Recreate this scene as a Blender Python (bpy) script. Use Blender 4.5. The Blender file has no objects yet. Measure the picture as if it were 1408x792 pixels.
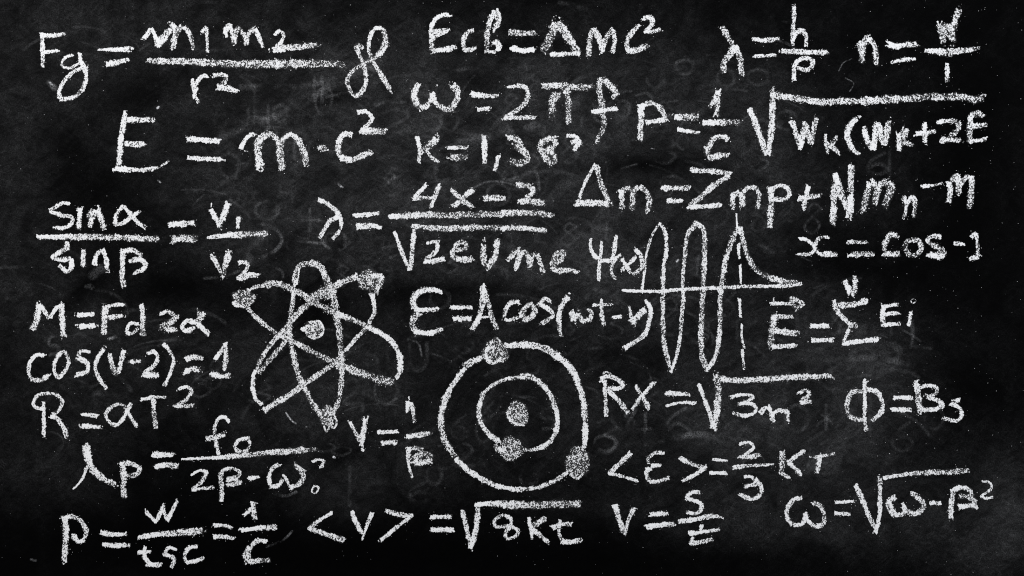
import bpy, math, random
import numpy as np

random.seed(7)
rng = np.random.default_rng(7)
scene = bpy.context.scene
col = scene.collection

# ---------------------------------------------------------------- camera
PX = 0.001                      # one photograph pixel is one millimetre on the board
DIST = 2.2
cam_data = bpy.data.cameras.new('camera')
cam = bpy.data.objects.new('camera', cam_data)
col.objects.link(cam)
cam.location = (0.0, -DIST, 0.0)
cam.rotation_euler = (math.radians(90), 0, 0)
cam_data.sensor_width = 36.0
cam_data.lens = 36.0 * DIST / 1.408
cam_data.clip_start = 0.05
cam_data.clip_end = 50.0
scene.camera = cam

# ---------------------------------------------------------------- world and lamps
world = bpy.data.worlds.new('World')
scene.world = world
world.use_nodes = True
bg = world.node_tree.nodes['Background']
bg.inputs['Color'].default_value = (0.9, 0.95, 1.0, 1)
bg.inputs['Strength'].default_value = 0.12


def area(name, loc, target, size, power, colour):
    d = bpy.data.lights.new(name, 'AREA')
    d.shape = 'SQUARE'
    d.size = size
    d.energy = power
    d.color = colour
    o = bpy.data.objects.new(name, d)
    col.objects.link(o)
    o.location = loc
    v = np.array(target) - np.array(loc)
    o.rotation_euler = (math.atan2(math.hypot(v[0], v[1]), -v[2]), 0, math.atan2(-v[0], v[1]))
    return o


area('studio_lamp', (-2.1, -2.0, 1.5), (0, 0, 0.0), 0.9, 90, (1.0, 0.985, 0.96))
area('studio_lamp', (2.2, -2.1, 1.2), (0, 0, 0.0), 0.9, 83, (0.96, 0.98, 1.0))

scene.view_settings.view_transform = 'Standard'
scene.view_settings.look = 'None'
scene.view_settings.exposure = 0.0
scene.view_settings.gamma = 1.0
scene.cycles.transparent_max_bounces = 24
scene.cycles.max_bounces = 4
scene.cycles.use_denoising = False
scene.cycles.filter_width = 1.1


# ---------------------------------------------------------------- node helpers
class Nodes:
    def __init__(self, mat):
        mat.use_nodes = True
        self.t = mat.node_tree
        self.t.nodes.clear()

    def new(self, kind, **kw):
        n = self.t.nodes.new(kind)
        for k, v in kw.items():
            setattr(n, k, v)
        return n

    def put(self, sock, v):
        if hasattr(v, 'is_output'):
            self.t.links.new(v, sock)
        else:
            sock.default_value = v

    def math(self, op, a, b=0.0, c=0.0, clamp=False):
        n = self.new('ShaderNodeMath', operation=op)
        n.use_clamp = clamp
        self.put(n.inputs[0], a)
        self.put(n.inputs[1], b)
        if op in ('MULTIPLY_ADD', 'SMOOTH_MIN', 'SMOOTH_MAX'):
            self.put(n.inputs[2], c)
        return n.outputs[0]

    def noise(self, vec, scale, detail=2.0, rough=0.5, dist=0.0):
        n = self.new('ShaderNodeTexNoise')
        self.put(n.inputs['Vector'], vec)
        n.inputs['Scale'].default_value = scale
        n.inputs['Detail'].default_value = detail
        n.inputs['Roughness'].default_value = rough
        n.inputs['Distortion'].default_value = dist
        return n.outputs['Fac']

    def attr(self, name):
        n = self.new('ShaderNodeAttribute', attribute_name=name)
        return n.outputs['Fac']

    def maprange(self, v, a, b, c, d, smooth=False):
        n = self.new('ShaderNodeMapRange')
        n.interpolation_type = 'SMOOTHSTEP' if smooth else 'LINEAR'
        self.put(n.inputs[0], v)
        for i, x in enumerate((a, b, c, d)):
            n.inputs[i + 1].default_value = x
        return n.outputs[0]

    def scaled(self, vec, s, rot=0.0):
        if rot:
            r = self.new('ShaderNodeMapping')
            self.put(r.inputs['Vector'], vec)
            r.inputs['Rotation'].default_value = (0, rot, 0)
            vec = r.outputs[0]
        n = self.new('ShaderNodeMapping')
        self.put(n.inputs['Vector'], vec)
        n.inputs['Scale'].default_value = s
        return n.outputs[0]

    def mix(self, fac, a, b):
        n = self.new('ShaderNodeMix', data_type='RGBA')
        self.put(n.inputs['Factor'], fac)
        n.inputs[6].default_value = (*a, 1)
        n.inputs[7].default_value = (*b, 1)
        return n.outputs[2]


def world_vec(N):
    return N.new('ShaderNodeNewGeometry').outputs['Position']


def tooth(N, vec):
    """the tooth of the painted board: what catches the chalk"""
    a = N.noise(N.scaled(vec, (1, 1, 0.85)), 680, 1.0, 0.7)
    b = N.noise(vec, 210, 1.0, 0.5)
    return N.math('ADD', N.math('MULTIPLY', a, 0.8), N.math('MULTIPLY', b, 0.2))


def chalk_material():
    m = bpy.data.materials.new('chalk')
    N = Nodes(m)
    vec = world_vec(N)
    grain = tooth(N, vec)
    v = N.attr('across')
    e = N.attr('ending')
    p = N.attr('pressure')
    e = N.math('MULTIPLY', e, N.maprange(N.noise(vec, 170, 1.0), 0.35, 0.65, 0.45, 1.75))
    wob = N.math('MULTIPLY', N.math('SUBTRACT', N.noise(vec, 130, 2.0), 0.5), 0.7)
    wob = N.math('ADD', wob, N.math('MULTIPLY', N.math('SUBTRACT', N.noise(vec, 330, 1.0), 0.5), 0.45))
    t = N.math('ADD', N.math('POWER', N.math('ADD', N.math('POWER', N.math('ABSOLUTE', v), 3.5), N.math('POWER', e, 3.5)), 1 / 3.5), wob)
    edge = N.maprange(t, 0.58, 1.30, 1.0, -0.70)
    patch = N.math('MULTIPLY', N.math('SUBTRACT', N.noise(N.scaled(vec, (1, 1, 0.7)), 95, 3.0, 0.6), 0.5), 0.9)
    cov = N.math('ADD', N.math('MULTIPLY', N.math('ADD', p, patch), 1.0), N.math('SUBTRACT', edge, 1.0))
    s = N.math('ADD', N.math('MULTIPLY', N.math('SUBTRACT', grain, 0.5), GRAIN_GAIN),
               N.math('MULTIPLY', N.math('SUBTRACT', cov, 0.60), 2.6))
    alpha = N.math('ADD', N.math('MULTIPLY', s, 2.9), 0.5, clamp=True)
    # nothing at the ribbon's rim
    rim = N.maprange(t, 1.45, 1.75, 1.0, 0.0)
    alpha = N.math('MULTIPLY', alpha, rim, clamp=True)
    # thin veil of powder between the grains
    veil = N.math('MULTIPLY', N.maprange(t, 0.4, 0.95, 1.0, 0.0), N.math('MULTIPLY', p, 0.07))
    alpha = N.math('MAXIMUM', alpha, veil)
    tone = N.mix(N.noise(vec, 900, 1.0), (0.56, 0.57, 0.595), (0.88, 0.88, 0.89))
    d = N.new('ShaderNodeBsdfDiffuse')
    N.put(d.inputs['Color'], tone)
    bump = N.new('ShaderNodeBump')
    bump.inputs['Strength'].default_value = 0.35
    bump.inputs['Distance'].default_value = 0.0006
    N.put(bump.inputs['Height'], grain)
    N.put(d.inputs['Normal'], bump.outputs[0])
    tr = N.new('ShaderNodeBsdfTransparent')
    mx = N.new('ShaderNodeMixShader')
    N.put(mx.inputs[0], alpha)
    N.put(mx.inputs[1], tr.outputs[0])
    N.put(mx.inputs[2], d.outputs[0])
    o = N.new('ShaderNodeOutputMaterial')
    N.put(o.inputs['Surface'], mx.outputs[0])
    return m


def wiped_material():
    m = bpy.data.materials.new('wiped_chalk')
    N = Nodes(m)
    vec = world_vec(N)
    v = N.attr('across')
    e = N.attr('ending')
    p = N.attr('pressure')
    t = N.math('SQRT', N.math('ADD', N.math('MULTIPLY', v, v), N.math('MULTIPLY', e, e)))
    edge = N.maprange(t, 0.2, 1.5, 1.0, 0.0, True)
    grain = N.maprange(N.noise(vec, 560, 2.0, 0.7), 0.38, 0.66, 0.15, 2.1)
    patch = N.maprange(N.noise(vec, 32, 3.0, 0.6), 0.40, 0.62, 0.0, 1.2)
    a = N.math('MULTIPLY', N.math('MULTIPLY', edge, p), N.math('MULTIPLY', grain, patch), clamp=True)
    d = N.new('ShaderNodeBsdfDiffuse')
    d.inputs['Color'].default_value = (0.62, 0.63, 0.66, 1)
    tr = N.new('ShaderNodeBsdfTransparent')
    mx = N.new('ShaderNodeMixShader')
    N.put(mx.inputs[0], a)
    N.put(mx.inputs[1], tr.outputs[0])
    N.put(mx.inputs[2], d.outputs[0])
    o = N.new('ShaderNodeOutputMaterial')
    N.put(o.inputs['Surface'], mx.outputs[0])
    return m


def board_material():
    m = bpy.data.materials.new('black_board_paint')
    N = Nodes(m)
    vec = world_vec(N)
    dust = N.attr('dust')
    fine = N.maprange(N.noise(vec, 620, 2.0, 0.75), 0.38, 0.66, 0.5, 1.65)
    strand = N.noise(N.scaled(vec, (1, 1, 2.6), 0.6), 30, 5.0, 0.65, 1.6)
    strand2 = N.noise(N.scaled(vec, (1, 1, 3.0), -0.5), 48, 5.0, 0.7, 1.5)
    cloud = N.noise(vec, 13, 4.0, 0.6, 1.2)
    k = N.math('MULTIPLY', N.maprange(strand, 0.36, 0.66, 0.65, 1.35), N.maprange(cloud, 0.36, 0.66, 0.6, 1.35))
    k = N.math('MULTIPLY', k, N.maprange(strand2, 0.35, 0.65, 0.7, 1.35))
    amount = N.math('MULTIPLY', N.math('MULTIPLY', dust, k), fine)
    for sc, rot in ((24, 0.5), (37, -0.7)):
        line = N.math('ABSOLUTE', N.math('SUBTRACT', N.noise(N.scaled(vec, (1, 1, 1.8), rot), sc, 3.0, 0.55, 1.0), 0.5))
        k = N.math('ADD', k, N.math('MULTIPLY', N.maprange(line, 0.0, 0.022, 0.75, 0.0), N.maprange(cloud, 0.42, 0.6, 0.1, 1.1)))
    amount = N.math('MULTIPLY', N.math('MULTIPLY', dust, k), fine)
    # single bright specks of powder left in the tooth
    speck = N.maprange(N.noise(vec, 430, 0.0), 0.84, 0.92, 0.0, 0.4)
    amount = N.math('ADD', amount, speck, clamp=True)
    colour = N.mix(amount, (0.0003, 0.0003, 0.0004), (0.62, 0.63, 0.66))
    b = N.new('ShaderNodeBsdfPrincipled')
    N.put(b.inputs['Base Color'], colour)
    b.inputs['Roughness'].default_value = 0.72
    b.inputs['Specular IOR Level'].default_value = 0.015
    bump = N.new('ShaderNodeBump')
    bump.inputs['Strength'].default_value = 0.25
    bump.inputs['Distance'].default_value = 0.0004
    N.put(bump.inputs['Height'], tooth(N, vec))
    N.put(b.inputs['Normal'], bump.outputs[0])
    o = N.new('ShaderNodeOutputMaterial')
    N.put(o.inputs['Surface'], b.outputs[0])
    return m


GRAIN_GAIN = 9.0
CHALK = chalk_material()
WIPED = wiped_material()
BOARD = board_material()


# ---------------------------------------------------------------- the board
def board_point(px, py):
    return np.array([(px - 704.0) * PX, (396.0 - py) * PX])


# where the wiped chalk film lies thick or thin: photo x, y, radius x, radius y, tilt, amount
FILM = [
    (1230, 730, 190, 70, 0, .010), (1385, 690, 40, 70, 0, .014), (120, 640, 140, 110, 0, .010), (1000, 690, 220, 70, 0, .010), (700, 700, 300, 40, 0, .006),
    (560, 260, 720, 330, 0, .015), (60, 60, 260, 200, 0, .012), (40, 560, 200, 160, 0, .006), (1150, 560, 160, 130, 0, .012),
    (90, 120, 190, 150, 0, .009), (20, 320, 90, 140, 0, .010), (330, 60, 260, 60, 10, .009), (450, 150, 150, 110, 20, .013),
    (530, 120, 60, 130, 0, .012), (360, 220, 120, 90, 0, .010), (540, 250, 130, 110, 10, .016), (700, 180, 160, 90, 15, .018),
    (640, 90, 110, 45, 0, .012), (850, 90, 160, 60, 0, .016), (900, 160, 200, 90, 10, .018), (1060, 170, 130, 90, 0, .015),
    (780, 360, 110, 70, -10, .028), (720, 380, 70, 25, 0, .020), (420, 300, 120, 60, 0, .014), (850, 320, 120, 80, 20, .020),
    (640, 320, 170, 60, 0, .015), (520, 540, 80, 60, 20, .012), (430, 540, 120, 110, 0, .014), (330, 560, 110, 90, 0, .014),
    (700, 560, 160, 130, 0, .011), (900, 440, 100, 60, 0, .015), (950, 560, 220, 60, 0, .022), (1120, 470, 120, 90, 0, .022),
    (1190, 500, 90, 50, 10, .016), (1080, 610, 150, 45, 0, .026), (1170, 600, 90, 60, 0, .014), (1370, 715, 60, 90, 15, .030),
    (1250, 700, 150, 50, 0, .010), (1100, 690, 150, 50, 0, .010), (60, 420, 110, 60, 0, .007), (160, 520, 110, 70, 0, .008),
    (80, 640, 110, 90, 0, .007), (560, 640, 130, 70, 0, .011), (460, 690, 60, 50, 0, .014), (1000, 730, 170, 40, 0, .007),
    (1180, 260, 140, 110, 0, .005), (1270, 560, 90, 50, 0, .009), (900, 250, 200, 50, 0, .010), (330, 340, 60, 70, 60, .014),
    (130, 480, 40, 30, 0, .010), (250, 450, 200, 40, 0, .006), (600, 450, 90, 60, 0, .007), (1370, 500, 40, 60, 0, .006),
    (1000, 330, 180, 60, 0, .008),
]
# places wiped clean down to the paint
CLEAN = [
    (120, 260, 70, 110, -30, .85), (190, 130, 60, 30, -25, .7), (120, 395, 60, 18, -50, .8), (250, 395, 80, 28, 0, .85),
    (600, 400, 110, 14, -4, .75), (430, 430, 45, 45, 0, .8), (330, 430, 40, 30, 0, .6), (700, 65, 120, 12, 0, .6),
    (1330, 250, 70, 240, 0, .8), (1340, 540, 70, 60, 0, .8), (460, 135, 40, 12, -15, .7), (900, 225, 80, 14, 0, .85),
    (250, 610, 90, 60, 0, .7), (120, 740, 220, 60, 0, .8), (500, 760, 260, 50, 0, .9), (800, 760, 140, 50, 0, .8),
    (860, 490, 50, 20, 0, .6), (1150, 360, 70, 40, 0, .7), (680, 420, 100, 25, 0, .6),
    (1250, 380, 80, 60, 0, .7), (1020, 770, 200, 22, 0, .6), (225, 700, 90, 60, 0, .7), (650, 110, 60, 14, 0, .4),
    (1160, 150, 80, 90, 0, .55), (1235, 600, 40, 40, 0, .5), (640, 700, 80, 40, 0, .6), (470, 620, 30, 20, 0, .5),
]


def lobe(X, Y, cx, cy, rx, ry, tilt):
    a = math.radians(tilt)
    dx, dy = X - cx, Y - cy
    u = dx * math.cos(a) + dy * math.sin(a)
    w = -dx * math.sin(a) + dy * math.cos(a)
    return np.exp(-((u / rx) ** 2 + (w / ry) ** 2))


def film_amount(X, Y):
    f = np.full(X.shape, 0.0005)
    for cx, cy, rx, ry, tilt, a in FILM:
        f += FILM_GAIN * a * lobe(X, Y, cx, cy, rx, ry, tilt)
    for cx, cy, rx, ry, tilt, a in CLEAN:
        f *= 1 - a * lobe(X, Y, cx, cy, rx, ry, tilt)
    return f


FILM_GAIN = 0.50


def mesh_object(name, verts, faces, mat, parent=None, attrs=None, smooth=False):
    me = bpy.data.meshes.new(name)
    me.from_pydata([tuple(map(float, v)) for v in verts], [], faces)
    for k, vals in (attrs or {}).items():
        at = me.attributes.new(k, 'FLOAT', 'POINT')
        at.data.foreach_set('value', np.asarray(vals, dtype=np.float32))
    me.materials.append(mat)
    if smooth:
        me.polygons.foreach_set('use_smooth', [True] * len(me.polygons))
    me.update()
    o = bpy.data.objects.new(name, me)
    col.objects.link(o)
    if parent is not None:
        o.parent = parent
    return o


def build_board():
    x0, x1, y0, y1, step = -260, 1668, -240, 1032, 6
    xs = np.arange(x0, x1 + 1, step)
    ys = np.arange(y0, y1 + 1, step)
    X, Y = np.meshgrid(xs, ys)
    nx, ny = len(xs), len(ys)
    P = np.stack([(X - 704) * PX, np.zeros_like(X, dtype=float), (396 - Y) * PX], -1).reshape(-1, 3)
    f = film_amount(X.astype(float), Y.astype(float)).reshape(-1)
    i = np.arange(nx * ny).reshape(ny, nx)
    quads = np.stack([i[:-1, :-1], i[1:, :-1], i[1:, 1:], i[:-1, 1:]], -1).reshape(-1, 4)
    faces = quads.tolist()
    n = len(P)
    # back and edges give the board its thickness
    border = list(i[0, :]) + list(i[1:, -1]) + list(i[-1, -2::-1]) + list(i[-2:0:-1, 0])
    back = P[border].copy()
    back[:, 1] = 0.018
    verts = np.vstack([P, back])
    m = len(border)
    for k in range(m):
        a, b = border[k], border[(k + 1) % m]
        faces.append([int(a), int(b), n + (k + 1) % m, n + k])
    faces.append([n + k for k in range(m)])
    o = mesh_object('blackboard', verts, faces, BOARD, attrs={'dust': np.concatenate([f, np.full(m, .004)])})
    o['label'] = 'matt black chalkboard with wiped grey chalk smears, covered in white handwritten formulas'
    o['category'] = 'blackboard'
    return o


build_board()


# ---------------------------------------------------------------- chalk strokes
def spline(pts, spacing):
    p = np.asarray(pts, dtype=float)
    if len(p) == 2:
        n = max(3, int(np.linalg.norm(p[1] - p[0]) / spacing) + 1)
        t = np.linspace(0, 1, n)[:, None]
        return p[0] * (1 - t) + p[1] * t
    q = np.vstack([2 * p[0] - p[1], p, 2 * p[-1] - p[-2]])
    out = []
    for k in range(1, len(q) - 2):
        a, b, c, d = q[k - 1], q[k], q[k + 1], q[k + 2]
        # centripetal knots keep tight turns from looping
        t0 = 0.0
        t1 = t0 + max(np.linalg.norm(b - a), 1e-6) ** .5
        t2 = t1 + max(np.linalg.norm(c - b), 1e-6) ** .5
        t3 = t2 + max(np.linalg.norm(d - c), 1e-6) ** .5
        n = max(2, int(np.linalg.norm(c - b) / spacing) + 1)
        for t in np.linspace(t1, t2, n, endpoint=False):
            A1 = (t1 - t) / (t1 - t0) * a + (t - t0) / (t1 - t0) * b
            A2 = (t2 - t) / (t2 - t1) * b + (t - t1) / (t2 - t1) * c
            A3 = (t3 - t) / (t3 - t2) * c + (t - t2) / (t3 - t2) * d
            B1 = (t2 - t) / (t2 - t0) * A1 + (t - t0) / (t2 - t0) * A2
            B2 = (t3 - t) / (t3 - t1) * A2 + (t - t1) / (t3 - t1) * A3
            out.append((t2 - t) / (t2 - t1) * B1 + (t - t1) / (t2 - t1) * B2)
    out.append(p[-1])
    return np.array(out)


ACROSS = (-1.6, -1.0, -0.5, 0.0, 0.5, 1.0, 1.6)
layer = 0
STROKES = []          # kept for scattering the powder


class Chalk:
    """collects strokes and blobs of one written sign into one mesh"""

    def __init__(self):
        self.v, self.f = [], []
        self.a, self.e, self.p = [], [], []

    def stroke(self, pts, w0, w1, dens, crown=0.00025, jitter=True):
        global layer
        layer = (layer + 1) % 60
        base = 0.00025 + layer * 0.00001
        P = spline(pts, 2.2)
        seg = np.linalg.norm(np.diff(P, axis=0), axis=1)
        L = np.concatenate([[0], np.cumsum(seg)])
        total = max(L[-1], 1e-6)
        if jitter:
            wide = 1 + 0.45 * (0.85 - dens)
            w0, w1 = w0 * wide, w1 * wide
            STROKES.append((P, (w0 + w1) / 2))
        ang = rng.uniform(0, 6.28, 6)
        h = np.interp(L, [0, total], [w0, w1]) / 2
        if jitter:
            h = h * (1 + .09 * np.sin(L / 5.1 + ang[0]) + .07 * np.sin(L / 2.3 + ang[1]))
        pr = dens + (.06 * np.sin(L / 7.7 + ang[2]) + .06 - .17 * (L / total) ** 2 + .12 * np.exp(-L / 9) + .07 * np.sin(L / 19 + ang[3]) if jitter else 0)
        lean = rng.normal(0, .13) if jitter else 0.0      # the stick leans to one side
        T = np.gradient(P, axis=0)
        T /= np.maximum(np.linalg.norm(T, axis=1), 1e-9)[:, None]
        # caps: the mark fades over half a width inside the end and a little past it
        rows = []
        for k in (1.0, 0.55):
            rows.append((P[0] - T[0] * h[0] * k, T[0], h[0], 0.55 + k, pr if np.isscalar(pr) else pr[0]))
        for i in range(len(P)):
            d = min(L[i], total - L[i]) / max(h[i], 1e-6)
            rows.append((P[i], T[i], h[i], max(0.0, 0.55 - d), pr if np.isscalar(pr) else pr[i]))
        for k in (0.55, 1.0):
            rows.append((P[-1] + T[-1] * h[-1] * k, T[-1], h[-1], 0.55 + k, pr if np.isscalar(pr) else pr[-1]))
        start = len(self.v)
        for i, (q, t, hh, e, pp) in enumerate(rows):
            nrm = np.array([-t[1], t[0]])
            for s in ACROSS:
                c = q + nrm * hh * s
                lift = base + i * 2e-7 + crown * max(0.0, 1 - s * s / 2.2)
                self.v.append(((c[0] - 704) * PX, -lift, (396 - c[1]) * PX))
                self.a.append(s)
                self.e.append(e)
                self.p.append(pp + lean * s)
        n = len(ACROSS)
        for i in range(len(rows) - 1):
            for j in range(n - 1):
                a = start + i * n + j
                self.f.append((a, a + 1, a + n + 1, a + n))

    def blob(self, cx, cy, rx, ry, rot, dens):
        global layer
        layer = (layer + 1) % 60
        base = 0.00025 + layer * 0.00001
        STROKES.append((np.array([[cx - rx * .6, cy], [cx + rx * .6, cy]]), ry * 1.6))
        ang = rng.uniform(0, 6.28, 3)
        ca, sa = math.cos(math.radians(rot)), math.sin(math.radians(rot))
        rings = (0.2, 0.45, 0.7, 0.85, 1.0, 1.2, 1.4)
        start = len(self.v)
        self.v.append(((cx - 704) * PX, -(base + .0003), (396 - cy) * PX))
        self.a.append(0); self.e.append(0); self.p.append(dens)
        n = 40
        for r in rings:
            for k in range(n):
                th = 2 * math.pi * k / n
                wob = 1 + .05 * math.sin(3 * th + ang[0]) + .035 * math.sin(5 * th + ang[1])
                x, y = rx * r * wob * math.cos(th), ry * r * wob * math.sin(th)
                X, Y = cx + x * ca - y * sa, cy + x * sa + y * ca
                self.v.append(((X - 704) * PX, -(base + .0003 * max(0, 1 - r * r / 1.9)), (396 - Y) * PX))
                self.a.append(0.55 + (r - 0.85) * 2.4 if r > .8 else 0.3)
                self.e.append(0)
                self.p.append(dens)
        for k in range(n):
            self.f.append((start, start + 1 + k, start + 1 + (k + 1) % n))
        for i in range(len(rings) - 1):
            for k in range(n):
                a = start + 1 + i * n + k
                b = start + 1 + i * n + (k + 1) % n
                self.f.append((a, a + n, b + n, b))

    def build(self, name, mat, parent=None, origin=(0, 0, 0)):
        V = np.array(self.v) - np.array(origin)
        return mesh_object(name, V, self.f, mat, parent,
                           {'across': self.a, 'ending': self.e, 'pressure': self.p}, smooth=True)

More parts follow.
